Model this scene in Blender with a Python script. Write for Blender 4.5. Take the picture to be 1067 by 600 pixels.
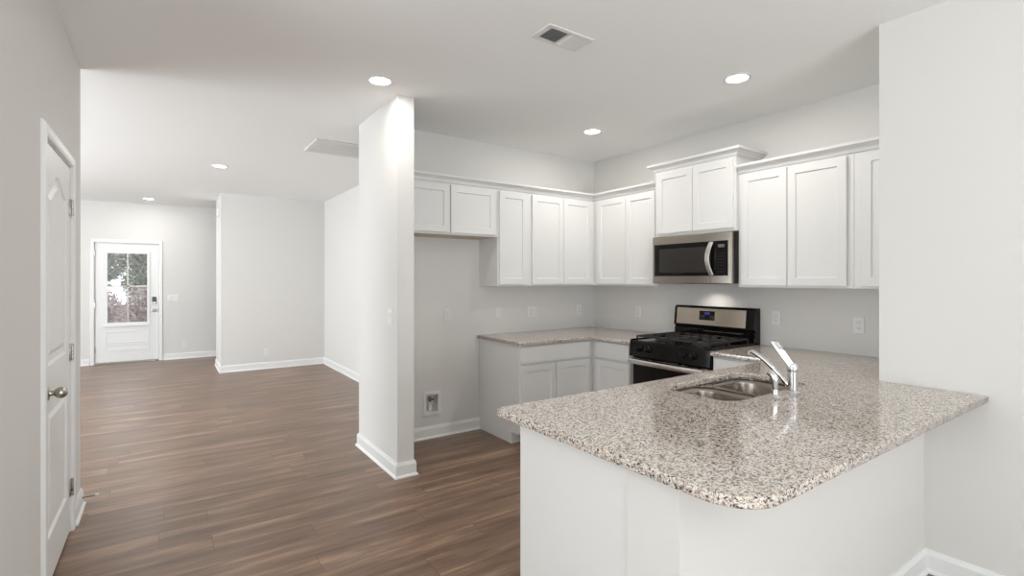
import bpy, bmesh, math, random
from mathutils import Vector, Matrix
random.seed(7)
PI = math.pi
for o in list(bpy.data.objects): bpy.data.objects.remove(o)
S = bpy.context.scene
C = S.collection

# ------------------------------------------------------------ camera
EYE = 1.4146
cam = bpy.data.cameras.new('camera'); co = bpy.data.objects.new('camera', cam); C.objects.link(co)
co.location = (0, 0, EYE); co.rotation_euler = (PI/2, 0, -0.6057)
cam.sensor_width = 36; cam.lens = 36*522.0/1067
cam.shift_y = -(300-291.7)/1067
cam.clip_start = 0.02
S.camera = co
# ------------------------------------------------------------ light and exposure
S.view_settings.view_transform = 'Standard'; S.view_settings.look = 'None'
S.view_settings.gamma = 1; S.view_settings.use_curve_mapping = False
S.view_settings.exposure = 0.42
W = bpy.data.worlds.new('sky'); S.world = W; W.use_nodes = True
W.node_tree.nodes['Background'].inputs[0].default_value = (0.86, 0.93, 1.0, 1)
W.node_tree.nodes['Background'].inputs[1].default_value = 1.6

def window_light(name, loc, rot, sx, sy, power, col=(1, 0.985, 0.96)):
    l = bpy.data.lights.new(name, 'AREA'); l.shape = 'RECTANGLE'; l.size = sx; l.size_y = sy
    l.energy = power; l.color = col
    o = bpy.data.objects.new(name, l); C.objects.link(o); o.location = loc; o.rotation_euler = rot
    return o
# area lights standing in for daylight at assumed, unseen window openings
UP = math.radians(55)     # upward tilt added to brighten the ceiling
window_light('daylight_patio', (0.6, -3.18, 1.2), (PI/2+UP, 0, 0), 2.5, 2.1, 112, (0.93, 0.98, 1))
window_light('nook_fill_light', (-3.27, 0.75, 1.3), (0, -PI/2-UP, 0), 1.9, 2.2, 82, (0.92, 0.975, 1))  # added on the unseen nook side to lighten the peninsula end
window_light('daylight_living', (-4.40, 6.2, 1.35), (0, -PI/2-math.radians(38), 0), 1.8, 3.4, 215, (0.89, 0.955, 1))
LAMP_POWER = 5.2

# ------------------------------------------------------------ materials
def mat(name, col, rough=0.5, metal=0.0, spec=0.5, bump=0.0, bscale=200, var=0.0, emit=None, es=0, coat=0):
    m = bpy.data.materials.new(name); m.use_nodes = True; nt = m.node_tree; b = nt.nodes['Principled BSDF']
    b.inputs['Base Color'].default_value = (*col, 1); b.inputs['Roughness'].default_value = rough
    b.inputs['Metallic'].default_value = metal; b.inputs['Specular IOR Level'].default_value = spec
    b.inputs['Coat Weight'].default_value = coat; b.inputs['Coat Roughness'].default_value = 0.05
    if emit: b.inputs['Emission Color'].default_value = (*emit, 1); b.inputs['Emission Strength'].default_value = es
    tc = nt.nodes.new('ShaderNodeTexCoord'); n = nt.nodes.new('ShaderNodeTexNoise'); n.inputs['Scale'].default_value = bscale
    nt.links.new(tc.outputs['Object'], n.inputs['Vector'])
    if bump:
        bp = nt.nodes.new('ShaderNodeBump'); bp.inputs['Strength'].default_value = bump; bp.inputs['Distance'].default_value = 0.001
        nt.links.new(n.outputs['Fac'], bp.inputs['Height']); nt.links.new(bp.outputs['Normal'], b.inputs['Normal'])
    if var:
        r = nt.nodes.new('ShaderNodeMapRange'); r.inputs['To Min'].default_value = max(0, rough-var); r.inputs['To Max'].default_value = rough+var
        nt.links.new(n.outputs['Fac'], r.inputs['Value']); nt.links.new(r.outputs['Result'], b.inputs['Roughness'])
    return m

M = {}
M['wall'] = mat('wall_paint', (0.735, 0.72, 0.695), 0.85, spec=0.2, bump=0.12, bscale=180)
M['ceil'] = mat('ceiling_paint', (0.92, 0.92, 0.91), 0.95, spec=0.1, bump=0.2, bscale=120)
M['trim'] = mat('trim_white', (0.84, 0.84, 0.83), 0.35, spec=0.4, var=0.05, bscale=8)
M['cab'] = mat('cabinet_white', (0.765, 0.76, 0.745), 0.32, spec=0.4, var=0.05, bscale=6)
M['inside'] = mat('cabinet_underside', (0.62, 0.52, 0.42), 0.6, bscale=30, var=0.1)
M['door'] = mat('door_white', (0.83, 0.83, 0.82), 0.38, spec=0.4, var=0.05, bscale=8)
M['plate'] = mat('plate_white', (0.80, 0.79, 0.775), 0.3, var=0.04, bscale=20)
M['black'] = mat('black_enamel', (0.006, 0.005, 0.005), 0.10, spec=0.28, var=0.03, bscale=15)
M['matte_black'] = mat('cast_iron', (0.02, 0.018, 0.018), 0.5, bump=0.3, bscale=400, var=0.08)
M['dark'] = mat('dark_slot', (0.03, 0.03, 0.03), 0.6, var=0.05)
M['nickel'] = mat('satin_nickel', (0.46, 0.43, 0.39), 0.28, 1.0, var=0.05, bscale=40)
M['chrome'] = mat('chrome', (0.72, 0.72, 0.73), 0.10, 1.0, var=0.02, bscale=30)
M['rubber'] = mat('white_rubber', (0.8, 0.8, 0.78), 0.6, var=0.05)
M['grille_white'] = mat('register_white', (0.8, 0.8, 0.79), 0.4, var=0.05, bscale=20)
M['duct'] = mat('duct_dark', (0.10, 0.10, 0.10), 0.7, var=0.05)
M['brass'] = mat('valve_brass', (0.25, 0.2, 0.14), 0.35, 1.0, var=0.05)
M['display'] = mat('clock_display', (0.01, 0.01, 0.02), 0.2, emit=(0.08, 0.10, 0.6), es=0.25, var=0.02)
M['clear_label'] = mat('panel_print', (0.12, 0.12, 0.125), 0.4, var=0.03)
M['lampglow'] = mat('lamp_diffuser', (0.9, 0.9, 0.88), 0.4, emit=(1, 0.96, 0.9), es=9, var=0.02)
M['bark'] = mat('bark', (0.08, 0.06, 0.045), 0.9, bump=0.6, bscale=30, var=0.05)
M['leaf'] = mat('leaf_green', (0.20, 0.23, 0.17), 0.7, var=0.1, bscale=5)
M['leaf2'] = mat('leaf_pink', (0.38, 0.30, 0.28), 0.7, var=0.1, bscale=5)
M['concrete'] = mat('concrete', (0.42, 0.40, 0.38), 0.9, bump=0.3, bscale=60, var=0.05)

def brushed(name, col, rough, axis='z'):
    m = bpy.data.materials.new(name); m.use_nodes = True; nt = m.node_tree; b = nt.nodes['Principled BSDF']
    b.inputs['Metallic'].default_value = 1; b.inputs['Base Color'].default_value = (*col, 1)
    tc = nt.nodes.new('ShaderNodeTexCoord'); mp = nt.nodes.new('ShaderNodeMapping')
    mp.inputs['Scale'].default_value = (3, 3, 900) if axis == 'z' else (3, 900, 3)
    n = nt.nodes.new('ShaderNodeTexNoise'); n.inputs['Scale'].default_value = 1; n.inputs['Detail'].default_value = 3
    r = nt.nodes.new('ShaderNodeMapRange'); r.inputs['To Min'].default_value = rough-0.06; r.inputs['To Max'].default_value = rough+0.08
    bp = nt.nodes.new('ShaderNodeBump'); bp.inputs['Strength'].default_value = 0.06; bp.inputs['Distance'].default_value = 0.0005
    L = nt.links.new
    L(tc.outputs['Object'], mp.inputs['Vector']); L(mp.outputs['Vector'], n.inputs['Vector'])
    L(n.outputs['Fac'], r.inputs['Value']); L(r.outputs['Result'], b.inputs['Roughness'])
    L(n.outputs['Fac'], bp.inputs['Height']); L(bp.outputs['Normal'], b.inputs['Normal'])
    return m
M['steel'] = brushed('stainless_steel', (0.40, 0.36, 0.315), 0.24)
M['handle'] = brushed('bright_steel', (0.78, 0.76, 0.73), 0.25)
M['panelsteel'] = brushed('back_panel_steel', (0.62, 0.55, 0.47), 0.2)
M['sinksteel'] = brushed('sink_steel', (0.36, 0.325, 0.29), 0.17, 'y')

def granite():
    m = bpy.data.materials.new('granite'); m.use_nodes = True; nt = m.node_tree; b = nt.nodes['Principled BSDF']; L = nt.links.new
    b.inputs['Roughness'].default_value = 0.09; b.inputs['Specular IOR Level'].default_value = 0.75
    tc = nt.nodes.new('ShaderNodeTexCoord')
    nz = nt.nodes.new('ShaderNodeTexNoise'); nz.inputs['Scale'].default_value = 90; nz.inputs['Detail'].default_value = 2
    mx = nt.nodes.new('ShaderNodeMix'); mx.data_type = 'VECTOR'; mx.inputs['Factor'].default_value = 0.012
    L(tc.outputs['Object'], nz.inputs['Vector']); L(tc.outputs['Object'], mx.inputs['A']); L(nz.outputs['Color'], mx.inputs['B'])
    def layer(scale, stops):
        v = nt.nodes.new('ShaderNodeTexVoronoi'); v.inputs['Scale'].default_value = scale
        L(mx.outputs['Result'], v.inputs['Vector'])
        s = nt.nodes.new('ShaderNodeSeparateColor'); L(v.outputs['Color'], s.inputs['Color'])
        r = nt.nodes.new('ShaderNodeValToRGB'); r.color_ramp.interpolation = 'CONSTANT'
        e = r.color_ramp.elements
        while len(e) < len(stops): e.new(0.5)
        for i, (p, c) in enumerate(stops):
            e[i].position = p; e[i].color = (*c, 1)
        L(s.outputs[0], r.inputs['Fac']); return r, s
    a, sa = layer(185, [(0, (0.70, 0.60, 0.52)), (0.28, (0.76, 0.69, 0.61)), (0.52, (0.53, 0.44, 0.37)), (0.64, (0.78, 0.75, 0.71)), (0.76, (0.27, 0.26, 0.265)), (0.86, (0.10, 0.10, 0.11)), (0.93, (0.025, 0.025, 0.03))])
    c, sc = layer(400, [(0, (1, 1, 1)), (0.60, (0.82, 0.78, 0.75)), (0.78, (0.45, 0.43, 0.42)), (0.90, (0.16, 0.155, 0.16))])
    mc = nt.nodes.new('ShaderNodeMix'); mc.data_type = 'RGBA'; mc.blend_type = 'MULTIPLY'; mc.inputs['Factor'].default_value = 1.0
    L(a.outputs['Color'], mc.inputs['A']); L(c.outputs['Color'], mc.inputs['B'])
    L(mc.outputs['Result'], b.inputs['Base Color'])
    return m
M['granite'] = granite()

def plank_floor():
    m = bpy.data.materials.new('wood_plank_floor'); m.use_nodes = True; nt = m.node_tree; b = nt.nodes['Principled BSDF']; L = nt.links.new
    tc = nt.nodes.new('ShaderNodeTexCoord')
    br = nt.nodes.new('ShaderNodeTexBrick'); br.offset = 0.0; br.inputs['Scale'].default_value = 1
    br.inputs['Brick Width'].default_value = 1.22; br.inputs['Row Height'].default_value = 0.18
    br.inputs['Mortar Size'].default_value = 0.0012; br.inputs['Mortar Smooth'].default_value = 0.1; br.inputs['Bias'].default_value = 0
    br.inputs['Color1'].default_value = (0, 0, 0, 1); br.inputs['Color2'].default_value = (1, 1, 1, 1); br.inputs['Mortar'].default_value = (0, 0, 0, 1)
    # every row of planks is shifted by its own random amount
    sx = nt.nodes.new('ShaderNodeSeparateXYZ'); L(tc.outputs['Object'], sx.inputs[0])
    dv = nt.nodes.new('ShaderNodeMath'); dv.operation = 'DIVIDE'; dv.inputs[1].default_value = 0.18; L(sx.outputs['Y'], dv.inputs[0])
    fl = nt.nodes.new('ShaderNodeMath'); fl.operation = 'FLOOR'; L(dv.outputs[0], fl.inputs[0])
    wn = nt.nodes.new('ShaderNodeTexWhiteNoise'); wn.noise_dimensions = '1D'; L(fl.outputs[0], wn.inputs['W'])
    sh = nt.nodes.new('ShaderNodeMath'); sh.operation = 'MULTIPLY_ADD'; sh.inputs[1].default_value = 1.22
    L(wn.outputs['Value'], sh.inputs[0]); L(sx.outputs['X'], sh.inputs[2])
    cx_ = nt.nodes.new('ShaderNodeCombineXYZ'); L(sh.outputs[0], cx_.inputs['X']); L(sx.outputs['Y'], cx_.inputs['Y'])
    L(cx_.outputs[0], br.inputs['Vector'])
    # grain : noise stretched along the planks, shifted per plank
    mp = nt.nodes.new('ShaderNodeMapping'); mp.inputs['Scale'].default_value = (1.5, 13, 1)
    L(tc.outputs['Object'], mp.inputs['Vector'])
    add = nt.nodes.new('ShaderNodeVectorMath'); add.operation = 'ADD'
    mul = nt.nodes.new('ShaderNodeVectorMath'); mul.operation = 'SCALE'; mul.inputs['Scale'].default_value = 17
    L(br.outputs['Color'], mul.inputs[0]); L(mp.outputs['Vector'], add.inputs[0]); L(mul.outputs['Vector'], add.inputs[1])
    n = nt.nodes.new('ShaderNodeTexNoise'); n.inputs['Scale'].default_value = 1; n.inputs['Detail'].default_value = 7; n.inputs['Roughness'].default_value = 0.62
    L(add.outputs['Vector'], n.inputs['Vector'])
    mp2 = nt.nodes.new('ShaderNodeMapping'); mp2.inputs['Scale'].default_value = (0.8, 6, 1)
    L(tc.outputs['Object'], mp2.inputs['Vector'])
    n2 = nt.nodes.new('ShaderNodeTexNoise'); n2.inputs['Scale'].default_value = 1.3; n2.inputs['Detail'].default_value = 4
    L(mp2.outputs['Vector'], n2.inputs['Vector'])
    sp = nt.nodes.new('ShaderNodeSeparateColor'); L(br.outputs['Color'], sp.inputs['Color'])
    m1 = nt.nodes.new('ShaderNodeMath'); m1.operation = 'MULTIPLY_ADD'; m1.inputs[1].default_value = 0.05; L(sp.outputs[0], m1.inputs[0])
    L(n.outputs['Fac'], m1.inputs[2])
    m2 = nt.nodes.new('ShaderNodeMath'); m2.operation = 'MULTIPLY_ADD'; m2.inputs[1].default_value = 0.5; L(n2.outputs['Fac'], m2.inputs[0]); L(m1.outputs[0], m2.inputs[2])
    r = nt.nodes.new('ShaderNodeValToRGB'); e = r.color_ramp.elements
    e[0].position = 0.55; e[0].color = (0.110, 0.062, 0.038, 1); e[1].position = 1.10; e[1].color = (0.40, 0.255, 0.168, 1)
    k = e.new(0.82); k.color = (0.225, 0.136, 0.087, 1)
    L(m2.outputs[0], r.inputs['Fac'])
    mm = nt.nodes.new('ShaderNodeMix'); mm.data_type = 'RGBA'; mm.inputs['B'].default_value = (0.08, 0.052, 0.038, 1)
    L(br.outputs['Fac'], mm.inputs['Factor']); L(r.outputs['Color'], mm.inputs['A']); L(mm.outputs['Result'], b.inputs['Base Color'])
    rr = nt.nodes.new('ShaderNodeMapRange'); rr.inputs['To Min'].default_value = 0.23; rr.inputs['To Max'].default_value = 0.40
    L(n.outputs['Fac'], rr.inputs['Value']); L(rr.outputs['Result'], b.inputs['Roughness'])
    bp = nt.nodes.new('ShaderNodeBump'); bp.inputs['Strength'].default_value = 0.25; bp.inputs['Distance'].default_value = 0.001
    L(n.outputs['Fac'], bp.inputs['Height']); L(bp.outputs['Normal'], b.inputs['Normal'])
    b.inputs['Specular IOR Level'].default_value = 0.5
    return m
M['floor'] = plank_floor()

def glass(name, tint=(1, 1, 1), refl=0.12, rough=0.02):
    m = bpy.data.materials.new(name); m.use_nodes = True; nt = m.node_tree; L = nt.links.new
    out = nt.nodes['Material Output']; nt.nodes.remove(nt.nodes['Principled BSDF'])
    t = nt.nodes.new('ShaderNodeBsdfTransparent'); t.inputs[0].default_value = (*tint, 1)
    g = nt.nodes.new('ShaderNodeBsdfGlossy'); g.inputs['Roughness'].default_value = rough
    mx = nt.nodes.new('ShaderNodeMixShader'); mx.inputs[0].default_value = refl
    L(t.outputs[0], mx.inputs[1]); L(g.outputs[0], mx.inputs[2]); L(mx.outputs[0], out.inputs['Surface'])
    return m
M['pane'] = glass('window_glass')

def ground_mat():
    m = mat('leaf_litter_ground', (0.2, 0.15, 0.13), 0.95, bump=0.8, bscale=8)
    nt = m.node_tree; b = nt.nodes['Principled BSDF']; tc = nt.nodes['Texture Coordinate']
    n = nt.nodes.new('ShaderNodeTexNoise'); n.inputs['Scale'].default_value = 3.5; n.inputs['Detail'].default_value = 8
    r = nt.nodes.new('ShaderNodeValToRGB'); r.color_ramp.elements[0].position = 0.35; r.color_ramp.elements[1].position = 0.65
    r.color_ramp.elements[0].color = (0.10, 0.085, 0.07, 1); r.color_ramp.elements[1].color = (0.34, 0.27, 0.24, 1)
    nt.links.new(tc.outputs['Object'], n.inputs['Vector']); nt.links.new(n.outputs['Fac'], r.inputs['Fac']); nt.links.new(r.outputs['Color'], b.inputs['Base Color'])
    return m
M['ground'] = ground_mat()

# ------------------------------------------------------------ mesh helpers
def T(v, f): return tuple(f(Vector(v))) if f else v

class MB:
    """collects shapes into one bmesh"""
    def __init__(s): s.bm = bmesh.new()
    def box(s, x0, x1, y0, y1, z0, z1, b=0.0, seg=2):
        r = bmesh.ops.create_cube(s.bm, size=1); vs = r['verts']
        for v in vs: v.co = Vector(((x0+x1)/2+v.co.x*(x1-x0), (y0+y1)/2+v.co.y*(y1-y0), (z0+z1)/2+v.co.z*(z1-z0)))
        if b:
            es = list({e for v in vs for e in v.link_edges})
            bmesh.ops.bevel(s.bm, geom=es, offset=b, segments=seg, affect='EDGES', profile=0.5)
        return s
    def prism(s, pts, axis, a0, a1, b=0.0):
        """pts: closed 2D polygon; axis x: pts=(y,z); y: pts=(x,z); z: pts=(x,y)"""
        def mk(p, a):
            return {'x': (a, p[0], p[1]), 'y': (p[0], a, p[1]), 'z': (p[0], p[1], a)}[axis]
        A = [s.bm.verts.new(mk(p, a0)) for p in pts]; B = [s.bm.verts.new(mk(p, a1)) for p in pts]
        n = len(pts); fs = [s.bm.faces.new(A), s.bm.faces.new(B)]
        for i in range(n): fs.append(s.bm.faces.new((A[i], A[(i+1) % n], B[(i+1) % n], B[i])))
        bmesh.ops.recalc_face_normals(s.bm, faces=fs)
        if b:
            es = list({e for f in fs[:2] for e in f.edges})
            bmesh.ops.bevel(s.bm, geom=es, offset=b, segments=2, affect='EDGES', profile=0.5)
        return s
    def lathe(s, prof, n=32, base=(0, 0, 0), axis='z'):
        """prof: list of (r,h)"""
        f = {'z': lambda r, a, h: (r*math.cos(a), r*math.sin(a), h), 'y': lambda r, a, h: (r*math.cos(a), h, r*math.sin(a)), 'x': lambda r, a, h: (h, r*math.cos(a), r*math.sin(a))}[axis]
        rings = []; bv = Vector(base); new = []
        for r, h in prof:
            if r < 1e-6: rings.append([s.bm.verts.new(bv+Vector(f(0, 0, h)))])
            else: rings.append([s.bm.verts.new(bv+Vector(f(r, 2*PI*i/n, h))) for i in range(n)])
        for A, B in zip(rings, rings[1:]):
            for i in range(n):
                j = (i+1) % n
                if len(A) == 1 and len(B) == 1: continue
                if len(A) == 1: new.append(s.bm.faces.new((A[0], B[i], B[j])))
                elif len(B) == 1: new.append(s.bm.faces.new((A[i], A[j], B[0])))
                else: new.append(s.bm.faces.new((A[i], A[j], B[j], B[i])))
        for R in (rings[0], rings[-1]):
            if len(R) > 1: new.append(s.bm.faces.new(R))
        bmesh.ops.recalc_face_normals(s.bm, faces=new)
        return s
    def tube(s, pts, rad, n=14, cap=True):
        """pts 3D polyline, rad scalar or list"""
        P = [Vector(p) for p in pts]; R = rad if isinstance(rad, (list, tuple)) else [rad]*len(P)
        up = Vector((0, 0, 1)); rings = []; new = []
        d0 = (P[1]-P[0]).normalized()
        u = d0.cross(up if abs(d0.z) < 0.9 else Vector((1, 0, 0))).normalized()
        for i, p in enumerate(P):
            d = (P[min(i+1, len(P)-1)]-P[max(i-1, 0)]).normalized()
            u = (u-d*u.dot(d)).normalized(); w = d.cross(u)
            rings.append([s.bm.verts.new(p+R[i]*(math.cos(2*PI*k/n)*u+math.sin(2*PI*k/n)*w)) for k in range(n)])
        for A, B in zip(rings, rings[1:]):
            for k in range(n): new.append(s.bm.faces.new((A[k], A[(k+1) % n], B[(k+1) % n], B[k])))
        if cap: new += [s.bm.faces.new(rings[0]), s.bm.faces.new(rings[-1])]
        bmesh.ops.recalc_face_normals(s.bm, faces=new)
        return s
    def sweep(s, path, prof):
        """prof (out,z) closed polygon swept along 2D path; out = to the right of travel, mitred"""
        P = [Vector(p) for p in path]; rings = []
        for i, p in enumerate(P):
            ns = []
            if i > 0: d = (P[i]-P[i-1]).normalized(); ns.append(Vector((d.y, -d.x)))
            if i < len(P)-1: d = (P[i+1]-P[i]).normalized(); ns.append(Vector((d.y, -d.x)))
            if len(ns) == 2: m = (ns[0]+ns[1]); m = m/m.dot(ns[0])
            else: m = ns[0]
            rings.append([s.bm.verts.new((p.x+m.x*o, p.y+m.y*o, z)) for o, z in prof])
        n = len(prof); new = []
        for A, B in zip(rings, rings[1:]):
            for k in range(n): new.append(s.bm.faces.new((A[k], A[(k+1) % n], B[(k+1) % n], B[k])))
        new += [s.bm.faces.new(rings[0]), s.bm.faces.new(rings[-1])]
        bmesh.ops.recalc_face_normals(s.bm, faces=new)
        return s
    def panel_door(s, x0, x1, z0, z1, yf, t, fw=0.057, dep=0.008, slope=0.004, raised=False):
        """slab facing -y with its front at y=yf and a recessed panel"""
        def ring(a, y): return [(x0+a, y, z0+a), (x1-a, y, z0+a), (x1-a, y, z1-a), (x0+a, y, z1-a)]
        e = 0.0015
        rs = [ring(0, yf+t), ring(0, yf+e), ring(e, yf)]
        if fw: rs += [ring(fw, yf), ring(fw+slope, yf+dep)]
        if raised: rs += [ring(fw+0.03, yf+dep), ring(fw+0.045, yf+0.002)]
        V = [[s.bm.verts.new(p) for p in r] for r in rs]; new = [s.bm.faces.new(V[0]), s.bm.faces.new(V[-1])]
        for A, B in zip(V, V[1:]):
            for k in range(4): new.append(s.bm.faces.new((A[k], A[(k+1) % 4], B[(k+1) % 4], B[k])))
        bmesh.ops.recalc_face_normals(s.bm, faces=new)
        return s
    def build(s, name, m, parent=None, smooth=False):
        me = bpy.data.meshes.new(name); s.bm.to_mesh(me); s.bm.free()
        o = bpy.data.objects.new(name, me); C.objects.link(o); me.materials.append(m)
        if parent: o.parent = parent
        if smooth:
            for p in me.polygons: p.use_smooth = True
            try: me.set_sharp_from_angle(angle=math.radians(35))
            except Exception: pass
        return o

def empty(name, loc=(0, 0, 0), rz=0):
    o = bpy.data.objects.new(name, None); C.objects.link(o); o.location = loc; o.rotation_euler = (0, 0, rz)
    o.empty_display_size = 0.1; return o
def tag(o, label, cat, group=None):
    o['label'] = label; o['category'] = cat
    if group: o['group'] = group
    return o
def thing(name, label, cat, loc=(0, 0, 0), rz=0, group=None): return tag(empty(name, loc, rz), label, cat, group)
def struct(o, label=None):
    o['kind'] = 'structure'
    if label: o['label'] = label
    return o
def copy_tree(o, parent=None):
    c = o.copy(); C.objects.link(c); c.parent = parent
    for ch in list(o.children): copy_tree(ch, c)
    return c
def boxes(name, m, lst, parent=None, b=0.0):
    k = MB()
    for a in lst: k.box(*a, b=b)
    return k.build(name, m, parent)

def flat_shape(name, m, outer, holes, z0, z1, bev, parent=None):
    """slab with rounded edges from 2D outlines (lists of points)"""
    cu = bpy.data.curves.new(name, 'CURVE'); cu.dimensions = '2D'; cu.fill_mode = 'BOTH'
    for pts in [outer]+holes:
        sp = cu.splines.new('POLY'); sp.points.add(len(pts)-1); sp.use_cyclic_u = True
        for i, p in enumerate(pts): sp.points[i].co = (p[0], p[1], 0, 1)
    cu.extrude = (z1-z0)/2-bev; cu.bevel_depth = bev; cu.bevel_resolution = 2; cu.offset = -bev
    t = bpy.data.objects.new('t', cu); C.objects.link(t)
    bpy.context.view_layer.update()
    me = bpy.data.meshes.new_from_object(t.evaluated_get(bpy.context.evaluated_depsgraph_get()))
    bpy.data.objects.remove(t); bpy.data.curves.remove(cu)
    for v in me.vertices: v.co.z += (z0+z1)/2
    me.name = name; me.materials.clear(); me.materials.append(m)
    o = bpy.data.objects.new(name, me); C.objects.link(o)
    if parent: o.parent = parent
    return o
def rounded(pts, radii, n=8):
    out = []; N = len(pts)
    for i in range(N):
        p = Vector(pts[i]); r = radii[i]
        if r <= 0: out.append(tuple(p)); continue
        a = (Vector(pts[i-1])-p).normalized(); b = (Vector(pts[(i+1) % N])-p).normalized()
        ang = a.angle(b); d = r/math.tan(ang/2); c = p+(a+b).normalized()*(r/math.sin(ang/2))
        s = p+a*d-c; e = p+b*d-c
        a0 = math.atan2(s.y, s.x); a1 = math.atan2(e.y, e.x); da = (a1-a0+PI) % (2*PI)-PI
        for k in range(n+1): t = a0+da*k/n; out.append((c.x+r*math.cos(t), c.y+r*math.sin(t)))
    return out

# ------------------------------------------------------------ room measurements
H = 2.74
XL, YL = -0.437, 4.126           # pantry wall face and its far end
XP, XPR, YP = 1.364, 1.491, 3.408  # short wall beside the fridge space
YA, YA2 = 4.11, 4.27             # kitchen back wall
XB = 3.97                        # range wall
XR, YR = 3.053, 1.055            # right foreground wall
XC, YD, XD, YE = 2.225, 8.81, 0.70, 10.8
XW, YS = -4.5, -3.2
XN, YN = -3.3, 2.15               # breakfast nook around the viewer

struct(boxes('floor', M['floor'], [(XW-.2, 4.3, YS-.2, YE+.15, -0.1, 0)]))
struct(boxes('ceiling', M['ceil'], [(XW-.2, 4.3, YS-.2, YE+.2, H, H+0.1)]))
# pantry wall with its door opening
DY0, DY1, DZ = 2.965, 3.735, 2.05
struct(boxes('wall_left', M['wall'], [(XL-.12, XL, YN, DY0, 0, H), (XL-.12, XL, DY1, YL, 0, H), (XL-.12, XL, DY0, DY1, DZ, H)]))
struct(boxes('wall_pantry', M['wall'], [(XL-1.1, XL-1.0, YN+.12, YL-.12, 0, H), (XN, XL-.12, YN, YN+.12, 0, H)]))
struct(boxes('wall_living_near', M['wall'], [(XW, XL-.12, YL-.12, YL, 0, H)]))
# kitchen back wall and the short return beside the refrigerator space, with a pocket for the water box
wx0, wx1, wz0, wz1 = 1.905, 2.038, 0.225, 0.392
struct(boxes('wall_kitchen_back', M['wall'], [
    (XP, wx0, YA, YA2, 0, H), (wx1, XB+.15, YA, YA2, 0, H), (wx0, wx1, YA, YA2, 0, wz0), (wx0, wx1, YA, YA2, wz1, H), (wx0, wx1, YA+.09, YA2, wz0, wz1),
    ]))
struct(boxes('wall_kitchen_left', M['wall'], [(XP, XPR, YP, YA, 0, H)]))
struct(boxes('wall_kitchen_right', M['wall'], [(XB, XB+.15, YR, YA, 0, H)]))
struct(boxes('wall_right', M['wall'], [(XR, XB+.15, YS, YR, 0, H)]))
struct(boxes('wall_living_right', M['wall'], [(XC, XC+.12, YA2, YD, 0, H)]))
struct(boxes('wall_living_far', M['wall'], [(XD, XC+.12, YD, 9.66, 0, H)]))
struct(boxes('wall_foyer_right', M['wall'], [(3.2, 3.32, 9.66, YE, 0, H), (XC+.12, 3.32, 9.54, 9.66, 0, H)]))
FX0, FX1, FZ = -0.965, -0.09, 2.045
struct(boxes('wall_entry', M['wall'], [(XW, FX0, YE, YE+.15, 0, H), (FX1, 3.32, YE, YE+.15, 0, H), (FX0, FX1, YE, YE+.15, FZ, H)]))
# wall with living room windows, and the wall behind the viewer with the patio window
def wins(name, lo, hi, f, opens):
    """lo,hi extents along; f(a0,a1,z0,z1) -> box args"""
    L = []; a = lo
    for (o0, o1, z0, z1) in opens:
        L += [f(a, o0, 0, H), f(o0, o1, 0, z0), f(o0, o1, z1, H)]; a = o1
    L.append(f(a, hi, 0, H)); return struct(boxes(name, M['wall'], L))
wins('wall_living_left', YL-.12, YE+.15, lambda a, b, c, d: (XW-.15, XW, a, b, c, d), [(4.4, 8.0, 0.4, 2.3), (9.2, 10.3, 0.5, 2.2)])
wins('wall_behind', XN-.15, XR, lambda a, b, c, d: (a, b, YS-.15, YS, c, d), [(-0.7, 1.9, 0.1, 2.3)])
wins('wall_nook_left', YS, YN+.12, lambda a, b, c, d: (XN-.15, XN, a, b, c, d), [(-0.45, 1.95, 0.3, 2.3)])
def window(n, f, a0, a1, z0, z1, nm):
    e = struct(empty('window_%d' % n))
    k = MB(); w = 0.05
    for r in [(a0, a0+w, z0, z1), (a1-w, a1, z0, z1), (a0+w, a1-w, z0, z0+w), (a0+w, a1-w, z1-w, z1)]: k.box(*f(r[0], r[1], r[2], r[3], 0.05))
    for i in range(1, nm):
        c = a0+(a1-a0)*i/nm; k.box(*f(c-w/2, c+w/2, z0+w, z1-w, 0.05))
    k.build('window_frame', M['trim'], e)
    boxes('glass_pane', M['pane'], [f(a0+w, a1-w, z0+w, z1-w, 0.004)], e)
window(1, lambda a, b, c, d, t: (a, b, YS-.10-t/2, YS-.10+t/2, c, d), -0.7, 1.9, 0.1, 2.3, 2)
window(4, lambda a, b, c, d, t: (XN-.10-t/2, XN-.10+t/2, a, b, c, d), -0.45, 1.95, 0.3, 2.3, 2)  # unseen window, put in so light reaches the peninsula end
window(2, lambda a, b, c, d, t: (XW-.10-t/2, XW-.10+t/2, a, b, c, d), 4.4, 8.0, 0.4, 2.3, 3)
window(3, lambda a, b, c, d, t: (XW-.10-t/2, XW-.10+t/2, a, b, c, d), 9.2, 10.3, 0.5, 2.2, 1)

# knee wall carrying the peninsula
KX, KY, KY2 = 1.16, 0.867, 1.057
CT, CTH = 0.892, 0.030
struct(boxes('wall_peninsula', M['wall'], [(KX, XR, KY, KY2, 0, CT-CTH)]))

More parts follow.
